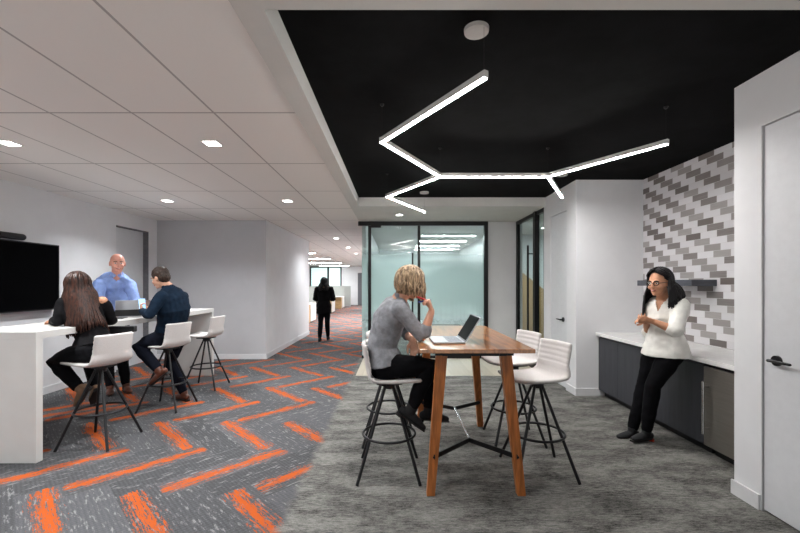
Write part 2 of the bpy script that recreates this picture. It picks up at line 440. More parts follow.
# alcove
struct('wall_tile', MB().box(3.32, 3.6, 2.79, 5.24, 0, ZB), TILE)
struct('wall_alcove', MB().box(XR, 3.6, 5.24, 5.5, 0, ZB).box(XR, XR+0.15, 5.5, 5.53, 0, ZB)
       .box(XR, XR+0.15, 5.53, 6.11, 2.548, ZB).box(XR, XR+0.15, 6.11, 6.38, 0, ZB).box(XR+0.09, XR+0.15, 5.53, 6.11, 0, 2.548), WHITE)
d = struct('door_3', MB().box(XR+0.012, XR+0.05, 5.536, 6.104, 0.012, 2.54), DOORM)
struct('door_gap', MB().box(XR+0.05, XR+0.088, 5.53, 6.11, 0, 2.548), DARKREV, parent=d)
lever(d, XR+0.012, 5.66, 0.985, 1)
struct('baseboard_alcove', MB().box(XR-0.014, XR, 5.226, 5.525, 0, 0.1).box(XR, 2.73, 5.226, 5.24, 0, 0.1).box(XR-0.014, XR, 6.115, 6.375, 0, 0.1), BASE)
# glazed door in the right side wall
d = struct('door_4', MB().box(XR+0.01, XR+0.07, 7.82, 7.90, 0, ZC-0.012).box(XR-0.02, XR+0.06, 6.74, 6.84, 0, ZC-0.012)
       .box(XR+0.01, XR+0.07, 6.38, 6.42, 0, ZC-0.012).box(XR+0.01, XR+0.07, 6.42, 7.82, ZC-0.075, ZC-0.012).box(XR+0.01, XR+0.07, 6.42, 7.82, 0.0, 0.08), BLACKM)
struct('glass_pane', MB().box(XR+0.035, XR+0.045, 6.42, 6.74, 0.08, ZC-0.075).box(XR+0.035, XR+0.045, 6.84, 7.82, 0.08, ZC-0.075), GLASS, parent=d)
mb = MB().bar((XR-0.06, 6.98, 0.42), (XR-0.06, 6.98, 2.19), 0.028, 0.028)
for z in (0.6, 2.04): mb.bar((XR-0.06, 6.98, z), (XR+0.036, 6.98, z), 0.02, 0.02)
mb.build('door_handle', BLACKM, d)
# front wall to the right of the glass office, and the office itself
struct('wall_front', MB().box(1.85, XR, 7.9, 8.0, 0, ZC), WHITE)
struct('baseboard_front', MB().box(1.85, XR-0.0, 7.886, 7.9, 0, 0.1), BASE)
struct('wall_office', MB().box(-0.69, -0.62, 8.0, 14.6, 0, ZC).box(-0.69, 2.6, 14.6, 14.7, 0, ZC).box(2.36, 2.6, 10.2, 14.6, 0, ZC), WHITE)
struct('ceiling_office', MB().box(-0.62, 6.0, 7.93, 14.7, ZC, ZC+0.1).box(XR+0.15, 6.0, 5.5, 7.93, ZC, ZC+0.1), SOFF)
struct('wall_meeting', MB().box(XR+0.15, 6.0, 5.4, 5.5, 0, ZC).box(2.36, 6.0, 10.1, 10.2, 0, ZC).box(5.9, 6.0, 5.5, 10.1, 0, ZC).box(XR-0.06, XR+0.15, 7.93, 10.1, 0, ZC), WHITE)
struct('trim_2', MB().prism([(2.57, 10.1, 0.1), (4.6, 10.1, 0.1), (4.6, 10.1, 0.75), (2.57, 10.1, 2.35)], (0, -0.012, 0)), TANW)
# glass office front: window_1
w = struct('window_1', MB().box(-0.76, 1.85, 7.83, 7.91, ZC-0.095, ZC-0.012)
     .box(-0.56, -0.50, 7.85, 7.90, 0, ZC-0.095).box(0.435, 0.49, 7.85, 7.90, 0, ZC-0.095).box(1.77, 1.85, 7.83, 7.91, 0, ZC-0.095)
     .box(-0.50, 1.77, 7.85, 7.90, 0, 0.06).box(-0.69, -0.56, 7.86, 7.89, 0, 0.06), BLACKM)
struct('glass_pane', MB().box(-0.69, -0.56, 7.872, 7.884, 0.06, ZC-0.095), FROST, parent=w)
struct('glass_pane', MB().box(-0.50, 0.435, 7.872, 7.884, 0.06, ZC-0.095), FROST, parent=w)
struct('glass_pane', MB().box(0.49, 1.77, 7.872, 7.884, 0.06, ZC-0.095), FROST, parent=w)
struct('door_closer', MB().box(-0.50, -0.30, 7.80, 7.86, ZC-0.14, ZC-0.095), BLACKM, parent=w)
mb = MB().bar((0.33, 7.78, 0.45), (0.33, 7.78, 2.12), 0.032, 0.032)
for z in (0.62, 1.98): mb.bar((0.33, 7.78, z), (0.33, 7.875, z), 0.022, 0.022)
mb.build('door_handle', BLACKM, w)
# far end
struct('wall_far', MB().box(-9.5, -6.1, 28, 28.15, 0, ZC).box(-6.1, -3.95, 28, 28.15, 0, 1.2).box(-6.1, -3.95, 28, 28.15, 2.72, ZC).box(-3.95, -2.75, 28, 28.15, 0, ZC)
       .box(-9.65, -9.5, 11.66, 28.15, 0, ZC).box(-9.5, -2.75, 11.66, 11.8, 0, ZC).box(-2.0, -0.6, 28, 28.15, 0, ZC).box(-0.62, -0.5, 14.7, 28, 0, ZC)
       .box(-2.75, -2.0, 28, 28.15, 2.3, ZC), WHITE)
struct('door_5', MB().box(-2.75, -2.0, 28.05, 28.12, 0, 2.3), DARKREV)
w = struct('window_2', MB().box(-6.15, -3.9, 27.95, 28.0, 2.66, 2.76).box(-6.15, -3.9, 27.95, 28.0, 1.15, 1.22).box(-4.93, -4.80, 27.95, 28.0, 1.22, 2.66)
     .box(-4.0, -3.9, 27.95, 28.0, 1.22, 2.66).box(-6.15, -6.08, 27.95, 28, 1.22, 2.66), BLACKM)
struct('glass_pane', MB().box(-6.1, -3.95, 28.02, 28.05, 1.2, 2.7), WINM, parent=w)

# ------------------------------------------------------------------ lamps
def area(name, loc, size, power, col=(.955, .985, 1), sy=None, rot=(0,0,0), spread=PI):
    L = bpy.data.lights.new(name, 'AREA'); L.energy = power; L.color = col; L.size = size; L.spread = spread
    if sy: L.shape = 'RECTANGLE'; L.size_y = sy
    o = bpy.data.objects.new(name, L); COL.objects.link(o); o.location = loc; o.rotation_euler = rot
    o.visible_camera = True
    return o
def downlight(x, y, label, group=None, z=ZC, rnd_=False, power=16, scale=1.0):
    t = thing('downlight', label, 'ceiling light', (x, y, z-0.006), 0, group)
    s = 0.062*scale
    if rnd_:
        MB().lathe((0,0,0), [(s*1.25, 0.0), (s*1.25, 0.004), (s, 0.006)], 24).build('trim_ring', HOUSING, t)
        MB().lathe((0,0,-0.002), [(s*0.95, 0), (s*0.95, 0.003)], 24).build('lens', DOWN, t)
    else:
        mb = MB()
        for a in (-1, 1):
            mb.box(a*s*1.05-0.004, a*s*1.05+0.004, -s*1.12, s*1.12, -0.002, 0.006); mb.box(-s, s, a*s*1.05-0.004, a*s*1.05+0.004, -0.002, 0.006)
        mb.build('trim_ring', HOUSING, t)
        MB().box(-s, s, -s, s, 0.0, 0.004).build('lens', DOWN, t)
    if power: area('lamp', (x, y, z-0.03), 0.11, power, spread=2.4)
LG = 'square downlights in the tiled ceiling'
downlight(-1.655, 3.51, 'square ceiling downlight nearest above the orange carpet beside the black ceiling', LG, power=24)
downlight(-3.485, 3.51, 'square ceiling downlight at the left edge of the picture, nearest the wall screen', LG, power=24)
downlight(-1.655, 5.94, 'square ceiling downlight in the second row, beside the black ceiling', LG, power=24)
downlight(-3.485, 5.94, 'square ceiling downlight in the second row, near the recessed door on the left', LG, power=24)
for k, y in enumerate((10.8, 13.5, 16.2)):
    downlight(-1.655, y, ('small corridor downlight closest above the walking person', 'small corridor downlight just past the grey wall end', 'small corridor downlight farthest down the corridor')[k], 'corridor downlights', power=(20, 80, 110)[k])
downlight(0.06, 7.07, 'small round ceiling light in the white soffit in front of the glass office', None, z=ZC-0.012, rnd_=True, power=16)
for x in (-1.655, -3.485):
    area('lamp', (x, 1.07, ZC-0.03), 0.11, 30, spread=2.4)
area('lamp', (-1.655, 19, ZC-0.03), 0.11, 90, spread=2.6); area('lamp', (-1.655, 24, ZC-0.03), 0.11, 110, spread=2.8)  # extra lamps without fittings, added to brighten the far end of the corridor

# linear pendant
ZP = 1.5+1.12
hs = 1.12
pts = dict(A=(.421,1.866), B=(-.097,2.708), C=(.404,3.578), E=(1.394,3.578), F=(1.901,2.746), G=(1.886,4.432), Hh=(-.101,4.41), I=(.384,5.30))
pts = {k: V((a*hs, b*hs, ZP)) for k, (a, b) in pts.items()}
cen = V((0.75, 3.95, ZP))
pend = thing('linear_pendant', 'white zigzag linear LED pendant hanging under the black ceiling', 'pendant light', (cen.x, cen.y, ZP))
for a, b in (('A','B'),('B','C'),('C','E'),('E','F'),('E','G'),('C','Hh'),('Hh','I')):
    p, q = pts[a]-cen, pts[b]-cen
    dd = (q-p).normalized()
    arm = MB().bar(p-dd*0.018, q+dd*0.018, 0.038, 0.030).build('arm', HOUSING, pend, bev=0.002)
    MB().bar(p-dd*0.008+V((0,0,-0.0205)), q+dd*0.008+V((0,0,-0.0205)), 0.006, 0.024).build('diffuser', LED, arm)
for a in ('A', 'G', 'I'):
    p = pts[a]-cen+(V((-.03, .05, 0)) if a == 'A' else V((0,0,0)))
    c = MB().lathe((p.x, p.y, ZB-ZP-0.02), [(0.045, -0.002), (0.066, 0.0), (0.068, 0.02)], 28).build('canopy', HOUSING, pend)
for a in pts:
    p = pts[a]-cen
    MB().tube([p+V((0,0,0.03)), p+V((0,0,ZB-ZP))], 0.0008, 6).build('cable', SOLEM, pend)
    if a not in 'AGI': MB().lathe((p.x, p.y, ZB-ZP-0.02), [(0.007, 0), (0.016, 0.012), (0.016, 0.02)], 12).build('anchor', PLAST, pend)

# office fittings seen through the glass
LO = 'linear lights in the glass office'
for k, (y, nm) in enumerate(((9.87, 'nearest the glass'), (11.15, 'second from the glass'), (12.5, 'third from the glass'), (13.8, 'nearest its rear wall'))):
    t = thing('linear_light', 'long white linear ceiling light inside the glass office, '+nm, 'ceiling light', (1.33, y, ZC-0.04), 0, LO)
    MB().box(-0.68, 0.68, -0.05, 0.05, -0.012, 0.04).build('housing', HOUSING, t)
    MB().box(-0.67, 0.67, -0.045, 0.045, -0.016, -0.012).build('diffuser', TROFF, t)
area('lamp', (3.6, 8.2, ZC-0.05), 0.8, 40, (0.97, 1, 1))
t = thing('wall_unit', 'white rectangular wall unit high on the glass office rear wall', 'wall unit', (1.3, 14.45, 2.27))
MB().box(-0.37, 0.37, 0.0, 0.15, 0, 0.2).build('casing', LAM, t, bev=0.01)
MB().box(-0.33, 0.33, -0.004, 0.0, 0.03, 0.05).build('vent', PLAST, t)
# troffers over the open office
LT = 'linear lights over the open office'
for k, (x, y) in enumerate(((-4.2, 15.5), (-4.2, 19.0), (-4.2, 22.8), (-4.2, 26.4))):
    t = thing('linear_light', ('linear ceiling light over the open office desks, closest to the grey wall end', 'linear ceiling light over the open office, second from the grey wall end', 'linear ceiling light over the open office, third from the grey wall end', 'linear ceiling light over the open office, closest to the far window')[k], 'ceiling light', (x, y, ZC-0.03), 0, LT)
    MB().box(-1.0, 1.0, -0.09, 0.09, -0.02, 0.03).build('housing', HOUSING, t)
    MB().box(-0.98, 0.98, -0.075, 0.075, -0.026, -0.02).build('diffuser', TROFF, t)

# desks in the open office
WG = 'workstations in the open office'
desk0 = None
for k, (y, lab) in enumerate(((14.6, 'white desk with pale wood end panel, closest behind the grey wall corner'), (19.6, 'white desk with pale wood end panel beside the walking person'), (23.4, 'white desk with pale wood end panel, farthest along the corridor'))):
    if desk0 is None:
        t = desk0 = thing('workstation', lab, 'desk', (-3.3, y, 0), 0, WG)
        MB().box(-1.9, 0.0, -0.02, 1.45, 0.70, 0.73).build('desktop', LAM, t)
        MB().box(-0.45, 0.0, 0.05, 0.42, 0.02, 0.70).build('drawer_unit', PALEW, t)
        MB().box(-0.03, 0.02, 0.45, 1.4, 0.05, 0.72).build('end_panel', LAM, t)
        MB().box(-1.9, -0.02, 1.45, 1.51, 0.03, 1.38).build('screen_panel', PANELF, t)
        MB().box(-1.88, -1.84, 0.0, 1.4, 0, 0.70).build('leg', LAM, t)
    else: dup(desk0, (-3.3, y, 0), lab, WG)
t = thing('partition', 'low grey fabric partition along the open office desks', 'partition', (-4.3, 26.2, 0))
MB().box(-3.0, 1.25, 0, 0.08, 0.05, 1.36).build('panel', PANELF, t)
MB().box(-3.0, 1.25, -0.01, 0.09, 0.0, 0.05).build('base', ALU, t)

# ------------------------------------------------------------------ counter, cabinets, fridge, shelf
t = thing('worktop', 'long white stone worktop on the charcoal cabinets under the mosaic tiles', 'worktop', (3.0, 4.0, 0.81))
MB().box(2.68-3.0, 3.318-3.0, 2.80-4.0, 5.238-4.0, 0, 0.04).build('slab', QUARTZ, t, bev=0.003)
CG = 'charcoal cabinets under the white worktop'
spans = [(4.79, 5.235, 'charcoal base cabinet at the far end, against the white alcove wall'), (4.34, 4.785, 'charcoal base cabinet, second from the white alcove wall'),
         (3.89, 4.335, 'charcoal base cabinet behind the leaning person'), (3.452, 3.885, 'charcoal base cabinet directly beside the steel fridge')]
for y0, y1, lab in spans:
    t = thing('base_cabinet', lab, 'cabinet', (3.0, (y0+y1)/2, 0), 0, CG); w_ = (y1-y0)/2
    MB().box(-0.26, 0.31, -w_, w_, 0.085, 0.808).build('body', CAB, t)
    MB().box(-0.28, -0.262, -w_-0.0012, w_+0.0012, 0.085, 0.785).build('door', CAB, t, bev=0.001)
    MB().box(-0.20, 0.31, -w_, w_, 0.0, 0.085).build('base', BLACKM, t)
t = thing('undercounter_fridge', 'stainless steel undercounter fridge at the near end of the cabinets', 'fridge', (3.0, 3.14, 0))
MB().box(-0.25, 0.30, -0.305, 0.305, 0.06, 0.805).build('body', BLACKM, t)
dr = MB().box(-0.285, -0.252, -0.303, 0.303, 0.085, 0.775).build('door', FRIDGE, t, bev=0.004)
mb = MB().loft([(-0.335, 0.245, 0.20), (-0.335, 0.245, 0.655)], [0.011, 0.011], (1,0,0), 14, False)
for z in (0.245, 0.61): mb.loft([(-0.335, 0.245, z), (-0.284, 0.245, z)], [0.007, 0.007], (0,0,1), 10, False)
mb.build('handle', CHROME, dr)
MB().box(-0.2, 0.30, -0.28, 0.28, 0.0, 0.06).build('base', BLACKM, t)
t = thing('floating_shelf', 'charcoal floating shelf on the mosaic tile wall behind the leaning person', 'shelf', (3.19, 4.5, 1.478))
MB().box(-0.135, 0.128, -0.47, 0.44, 0, 0.068).build('board', SHELFM, t, bev=0.003)

# ------------------------------------------------------------------ wall screen with camera bar
t = thing('wall_screen', 'large black flat screen on the white left wall', 'television', (XL, 4.645, 1.152))
MB().box(0.05, 0.09, -0.79, 0.79, 0, 0.885).build('frame', PLAST, t, bev=0.004)
MB().box(0.09, 0.092, -0.775, 0.775, 0.015, 0.87).build('screen', SCREEN, t)
MB().box(0.003, 0.05, -0.3, 0.3, 0.2, 0.7).build('wall_mount', PLAST, t)
t = thing('camera_bar', 'black video camera bar on top of the wall screen', 'camera', (XL+0.07, 4.56, 2.04))
MB().loft([(0, -0.42, 0.05), (0, 0.36, 0.05)], [(0.036, 0.04)]*2, (1,0,0), 16).build('body', PLAST, t, smooth=True)
MB().loft([(0.03, 0.0, 0.05), (0.062, 0.0, 0.05)], [0.03, 0.026], (0,1,0), 20, False).build('lens', SCREEN, t)
MB().box(-0.03, 0.03, -0.06, 0.06, 0.0, 0.02).build('base', PLAST, t)

# ------------------------------------------------------------------ white bar
BX0, BX1, BY0, BY1, BZ = -3.72, -3.01, 3.26, 6.45, 1.097
t = thing('bar_table', 'long white waterfall bar table in front of the wall screen', 'bar table', ((BX0+BX1)/2, (BY0+BY1)/2, 0))
hx, hy = (BX1-BX0)/2, (BY1-BY0)/2
MB().box(-hx, hx, -hy, hy, BZ-0.06, BZ).build('tabletop', LAM, t, bev=0.002)
MB().box(-hx, hx, -hy, -hy+0.065, 0, BZ-0.06).build('end_panel', LAM, t, bev=0.002)
MB().box(-hx, hx, hy-0.065, hy, 0, BZ-0.06).build('end_panel', LAM, t, bev=0.002)

# ------------------------------------------------------------------ stools
def make_stool(label, stitched, group):
    t = thing('bar_stool', label, 'stool', (0,0,0), 0, group)
    prof = [(0.225, 0.742), (0.215, 0.752), (0.15, 0.748), (0.0, 0.742), (-0.10, 0.744), (-0.150, 0.752), (-0.178, 0.775), (-0.193, 0.81)]
    top = (-0.235, 1.035)
    N = 26
    for k in range(1, N+1):
        f = k/N; prof.append((-0.193+(top[0]+0.193)*f**0.9, 0.81+(top[1]-0.81)*f))
    prof = [(x+0.028, z) for x, z in prof]
    nv = 14; bm = bmesh.new(); TH = 0.03
    nr = []
    for i in range(len(prof)):
        p0 = prof[max(0, i-1)]; p1 = prof[min(len(prof)-1, i+1)]; dx, dz = p1[0]-p0[0], p1[1]-p0[1]; l = math.hypot(dx, dz); nr.append((-dz/l, dx/l))
    def surf(side):
        grid = []
        for i, (x, z) in enumerate(prof):
            row = []
            for j in range(nv+1):
                v = -1+2*j/nv
                back = max(0, min(1, (z-0.76)/0.1)) if x < -0.12 else 0
                hw = 0.205 - 0.024*back - (0.02 if i == 0 else 0.0) - (0.014 if i == len(prof)-1 else 0)
                dish = 0.018*(v*v); dent = 0.0
                if side > 0 and stitched and back > 0.9 and z < 1.045:
                    dent = -0.005*math.exp(-((((z-0.81)/0.041) % 1.0-0.5)/0.16)**2)
                edge = 0.55 if (abs(v) == 1 or i in (0, len(prof)-1)) else 1.0
                px = x + 0.028*v*v*back - 0.012*v*v*(1 if x > 0.1 else 0); pz = z + dish*(1-back)
                o_ = side*TH/2*edge + dent
                sgn = -1
                row.append(bm.verts.new((px - sgn*0 + nr[i][0]*-o_, v*hw, pz + nr[i][1]*-o_)))
            grid.append(row)
        for a, b in zip(grid, grid[1:]):
            for j in range(nv): bm.faces.new((a[j], a[j+1], b[j+1], b[j]))
        return grid
    g1, g2 = surf(1), surf(-1); M_ = len(prof)
    for i in range(M_-1):
        for j in (0, nv): bm.faces.new((g1[i][j], g1[i+1][j], g2[i+1][j], g2[i][j]))
    for i in (0, M_-1):
        for j in range(nv): bm.faces.new((g1[i][j], g1[i][j+1], g2[i][j+1], g2[i][j]))
    mb = MB(); mb.bm = bm
    sh = mb.build('seat_shell', UPH, t, smooth=True)
    MB().box(-0.1, 0.1, -0.09, 0.09, 0.712, 0.728).build('seat_plate', LEGM, t, bev=0.003)
    MB().lathe((0,0,0), [(0.045, 0.668), (0.05, 0.68), (0.05, 0.715)], 20).build('hub', LEGM, t)
    for a in (-1, 1):
        for b in (-1, 1):
            MB().loft([(a*0.235, b*0.235, 0.002), (a*0.024, b*0.024, 0.705)], [0.0125, 0.0115], (0,0,1), 12, False).build('leg', LEGM, t, smooth=False)
    MB().torus((0,0,0.307), 0.208, 0.0105).build('footrest_ring', LEGM, t, smooth=True)
    return t
def orient(t, rz):                                                  # swivel the shell only
    for c in kids(t):
        if c.name.startswith('seat'): c.rotation_euler = (0,0,rz)
SG1, SG2 = 'bar stools at the white bar', 'bar stools around the wooden high table'
def ang(x, y): return math.atan2(y, x)
st0 = make_stool('white bar stool under the seated person in the grey sweater', True, SG2)
st0.location = (-0.055, 3.13, 0); orient(st0, 0.04)
for loc, dr_, lab, g in (((-0.07, 3.79, 0), (1, -0.05), 'white bar stool mostly hidden behind the person in the grey sweater', SG2),
                         ((1.14, 3.15, 0), (-.95, -.3), 'empty white bar stool nearest on the right of the wooden table', SG2),
                         ((1.14, 3.79, 0), (-.95, -.3), 'empty white bar stool behind another on the right of the wooden table', SG2),
                         ((-2.81, 3.715, 0), (-.95, .3), 'white bar stool under the long-haired person at the white bar', SG1),
                         ((-2.78, 4.75, 0), (-.95, .3), 'white bar stool under the person in the navy sweater', SG1),
                         ((-2.76, 5.68, 0), (-.98, .12), 'empty white bar stool at the far end of the white bar', SG1)):
    s_ = dup(st0, loc, lab, g); orient(s_, ang(*dr_))

# ------------------------------------------------------------------ wooden high table
TZ = 1.063
t = thing('high_table', 'walnut high table with splayed legs and black cross braces', 'table', (0.55, 3.40, 0))
ox, oy = 0.55, 3.40
tx0, tx1, ty0, ty1 = 0.158-ox, 0.935-ox, 2.61-oy, 4.10-oy
MB().box(tx0, tx1, ty0, ty1, TZ-0.028, TZ).build('tabletop', TABLEW, t, bev=0.003)
feet = {}
for a in (-1, 1):
    for b in (-1, 1):
        f = V((a*0.322+0.018, (2.78 if b < 0 else 4.12)-oy, 0)); tp = V((a*0.225+0.005, (2.80 if b < 0 else 3.92)-oy, TZ-0.03))
        feet[a, b] = (f, tp)
        rg = []
        for p, sx, sy in ((f, 0.029, 0.026), (tp, 0.040, 0.032)):
            rg.append([p+V((i*sx, j*sy, 0)) for i, j in ((-1,-1),(1,-1),(1,1),(-1,1))])
        MB().rings(rg).build('leg', LEGW, t, bev=0.003)
apx = {}
for b in (-1, 1):
    z = 0.285
    L = [feet[a, b][0].lerp(feet[a, b][1], z/TZ) for a in (-1, 1)]
    for q in L: q.y += -b*0.005
    ap = V((0.02, L[0].y - b*0.25, z)); apx[b] = ap
    mb = MB()
    yo = V((0, b*-0.03, 0))
    for q in L: mb.bar(q+V((0, -0.034 if b < 0 else -0.034, 0)), ap, 0.034, 0.008)
    for a, q in zip((-1, 1), L):
        for dz in (0,): mb.ell(q+V((0, -0.04, dz)), (0.009, 0.005, 0.009))
    mb.build('cross_brace', BLACKM, t)
    T = [feet[a, b][0].lerp(feet[a, b][1], 0.975) for a in (-1, 1)]
    MB().bar(T[0]+V((0,-0.02,0)), T[1]+V((0,-0.02,0)), 0.036, 0.03).build('top_rail', BLACKM, t)
    for q in T: MB().box(q.x-0.05, q.x+0.05, q.y-0.041, q.y-0.033, TZ-0.07, TZ-0.03).build('bracket', BLACKM, t)
MB().loft([apx[-1]+V((0,0,0.012)), apx[1]+V((0,0,0.012))], [0.010, 0.010], (1,0,0), 12, False).build('tie_rod', CHROME, t)

# laptop on the high table
def laptop(loc, rz, tilt, label, w=0.33, dp=0.235, h=0.215, dark=False):
    t = thing('laptop', label, 'laptop', loc, rz)                   # local: user sits at -X, screen hinge at +X
    b = MB().box(-dp/2, dp/2, -w/2, w/2, 0.001, 0.015).build('base', ALU, t, bev=0.004)
    MB().box(-0.005, dp/2-0.02, -w/2+0.02, w/2-0.02, 0.0148, 0.0162).build('keyboard', KEYS, b)
    MB().box(-dp/2+0.012, -0.02, -0.05, 0.05, 0.0148, 0.0158).build('touchpad', HOUSING, b)
    u = V((math.sin(tilt), 0, math.cos(tilt))); nrm = V((-math.cos(tilt), 0, math.sin(tilt)))
    o = V((dp/2-0.004, 0, 0.014))
    sd = V((0, 1, 0))
    def slab(a0, a1, b0, b1, n0, n1):
        return MB().prism([o+u*a0+sd*b0+nrm*n0, o+u*a1+sd*b0+nrm*n0, o+u*a1+sd*b1+nrm*n0, o+u*a0+sd*b1+nrm*n0], nrm*(n1-n0))
    l = slab(0.0, h, -w/2, w/2, -0.007, 0.0).build('lid', ALU, t, bev=0.002)
    if dark: slab(0.0, 0.085, -w/2-0.001, w/2+0.001, -0.0085, -0.0065).build('hinge_cover', PLAST, l)
    slab(0.012, h-0.01, -w/2+0.01, w/2-0.01, 0.0, 0.0015).build('screen', SCREEN, l)
    return t
laptop((0.385, 3.0, TZ), 0.03, math.radians(32), 'open silver laptop on the wooden high table')
laptop((-3.33, 4.92, BZ), -0.9, math.radians(24), 'open silver laptop on the white bar in front of the blue shirt', w=0.36, dp=0.23, h=0.21, dark=True)
t = props(MB().box(-0.12, 0.12, -0.10, 0.10, 0.0, 0.006).build('notebook', PLAST, None, bev=0.002), 'thin dark notebook lying flat on the white bar beside the laptop', 'notebook')
t.location = (-3.30, 4.55, BZ+0.001); t.rotation_euler = (0,0,0.35)

# ------------------------------------------------------------------ people
def frame(f, u=(0,0,1)):
    f = V(f).normalized(); u = V(u); u = (u-f*u.dot(f)).normalized(); s = f.cross(u)
    return s, f, u, Matrix((s, f, u)).transposed()
def head_prims(mb, c, f, k=1.0, neck=None, ears=True):
    s, f, u, M = frame(f); L = lambda a, b, d: c+(s*a+f*b+u*d)*k
    R = lambda *r: tuple(q*k for q in r)
    mb.ell(L(0,-.012,.030), R(.075,.096,.090), M, 24); mb.ell(L(0,.020,-.022), R(.065,.073,.084), M, 20)
    mb.ell(L(0,.034,-.072), R(.048,.050,.044), M, 16); mb.ell(L(0,.072,-.096), R(.022,.018,.016), M, 12)
    mb.loft([L(0,.090,.014), L(0,.110,-.026)], [.008*k, .012*k], s, 10); mb.ell(L(0,.106,-.032), R(.017,.013,.010), M, 12)
    for a in (-1, 1):
        mb.ell(L(a*.029,.083,.024), R(.024,.011,.008), M, 12); mb.ell(L(a*.038,.064,-.032), R(.024,.024,.024), M, 12)
        if ears: mb.ell(L(a*.076,-.006,-.006), R(.010,.019,.032), M, 12)
    mb.ell(L(0,.086,-.060), R(.025,.012,.012), M, 12)
    if neck is not None: mb.loft([neck-u*0.03, neck.lerp(L(0,-.02,-.05), .5), L(0,-.015,-.04)], [.062*k, .053*k, .055*k], s, 16)
def face_parts(body, org, c, f, k=1.0, glasses=False, smile=True, brow=None, lip=None):
    s, f, u, M = frame(f); c = c-org; L = lambda a, b, d: c+(s*a+f*b+u*d)*k
    for a in (-1, 1):
        e = MB().ell(L(a*.030,.0835,.003), (.0125*k,.008*k,.0075*k), M, 12).build('eye', EYEW, body, smooth=True)
        MB().ell(L(a*.030,.0900,.003), (.0055*k,.003*k,.0058*k), M, 10).build('iris', IRIS, e, smooth=True)
        MB().loft([L(a*.014,.094,.022), L(a*.030,.0955,.027), L(a*.046,.086,.021)], [(.004*k)]*3, u, 8).build('eyebrow', brow or SHORTH, body, smooth=True)
    mo = MB().loft([L(-.024,.088,-.056), L(-.012,.096,-.062), L(0,.099,-.064), L(.012,.096,-.062), L(.024,.088,-.056)], [.0035*k, .0058*k, .0066*k, .0058*k, .0035*k], u, 8).build('mouth', lip or LIP, body, smooth=True)
    if smile: MB().loft([L(-.014,.0985,-.0605), L(0,.1045,-.063), L(.014,.0985,-.0605)], [(.0022*k,.0022*k)]*3, u, 6).build('teeth', TEETH, mo, smooth=True)
    if glasses:
        mb = MB()
        for a in (-1, 1):
            pts_ = [L(a*.031+.024*math.cos(t), .101-.004*abs(math.cos(t)), .002+.018*math.sin(t)) for t in (2*PI*i/16 for i in range(17))]
            mb.tube(pts_, .0026*k, 6); mb.tube([L(a*.055,.099,.006), L(a*.078,.05,.008), L(a*.081,-.01,.004)], .0024*k, 6)
        mb.tube([L(-.008,.102,.005), L(.008,.102,.005)], .0026*k, 6)
        mb.build('glasses', BLACKM, body, smooth=True)
def rot(v, ax, a): return Matrix.Rotation(a, 3, ax) @ v
def hand_prims(mb, w, d, palm, k=1.0, curl=(25,35,30), mirror=1, spread=0.0, thumb_in=0.35):
    d = V(d).normalized(); palm = V(palm); palm = (palm-d*palm.dot(d)).normalized(); t = d.cross(palm)*mirror; t.normalize()
    mb.loft([w-d*.02, w+d*.02*k, w+d*.055*k, w+d*.085*k], [(.025*k,.019*k), (.030*k,.018*k), (.038*k,.016*k), (.038*k,.013*k)], t, 16)
    ax = d.cross(palm).normalized()
    for i in range(4):
        p = w+d*(.082-.004*abs(i-1.2))*k+t*(.029-.0195*i)*k; dd = (d+t*spread*(1.5-i)).normalized()
        ln = (.070,.079,.073,.057)[i]*k; pts_ = [p-dd*.015*k, p]; tot = 0
        for j, fr in enumerate((.45,.31,.24)):
            dd = rot(dd, ax, math.radians(curl[j]+2*i)); p = p+dd*ln*fr; pts_.append(p)
        mb.loft(pts_, [.0095*k, .0098*k, .0090*k, .0082*k, .0070*k], t, 10)
    p0 = w+d*.022*k+t*.020*k; p1 = p0+(d*.55+t*.6+palm*thumb_in).normalized()*.038*k; p2 = p1+(d*.85+t*.12+palm*thumb_in*1.2).normalized()*.031*k; p3 = p2+(d*.9-t*.1+palm*thumb_in*1.4).normalized()*.022*k
    mb.loft([p0, p1, p2, p3], [.015*k, .0125*k, .0105*k, .0085*k], palm, 10)
def chain(mb, P_, rad, n=14, side=(0.2,0.9,0.1)):
    mb.loft(P_, rad, side, n)
def limb_pts(a, b, c, rads):                                        # densified two-segment limb with a soft joint
    return [a, a.lerp(b,.35), a.lerp(b,.75), b, b.lerp(c,.3), b.lerp(c,.7), c], rads
def torso_list(J, g=0.0, top=True, female=True, k=1.0):
    pe, wa, ch, nb = J['pelvis'], J['waist'], J['chest'], J['neck']
    w = ((.150,.115),(.168,.120),(.150,.108),(.128,.098),(.138,.106),(.150,.112),(.148,.098),(.105,.075),(.062,.056)) if female else \
        ((.150,.115),(.168,.122),(.165,.120),(.160,.122),(.168,.125),(.182,.128),(.182,.112),(.130,.085),(.068,.062))
    pts_ = [pe-V((0,0,.06)), pe, pe.lerp(wa,.5), wa, wa.lerp(ch,.5), ch, ch.lerp(nb,.45), ch.lerp(nb,.78), nb]
    out = [(p, ((a+g)*k, (b+g)*k)) for p, (a, b) in zip(pts_, w)]
    return out if top else out[:-1]
def wrinkle(o, amp, fr=9.0, st=(1,1,1)):
    me = o.data
    ns = [v.normal.copy() for v in me.vertices]
    for v, nn in zip(me.vertices, ns):
        c = v.co; q = V((c.x*fr*st[0], c.y*fr*st[1], c.z*fr*st[2]))
        n_ = noise.noise(q)+0.5*noise.noise(q*2.1+V((7,3,1)))
        v.co = c+nn*(amp*n_)
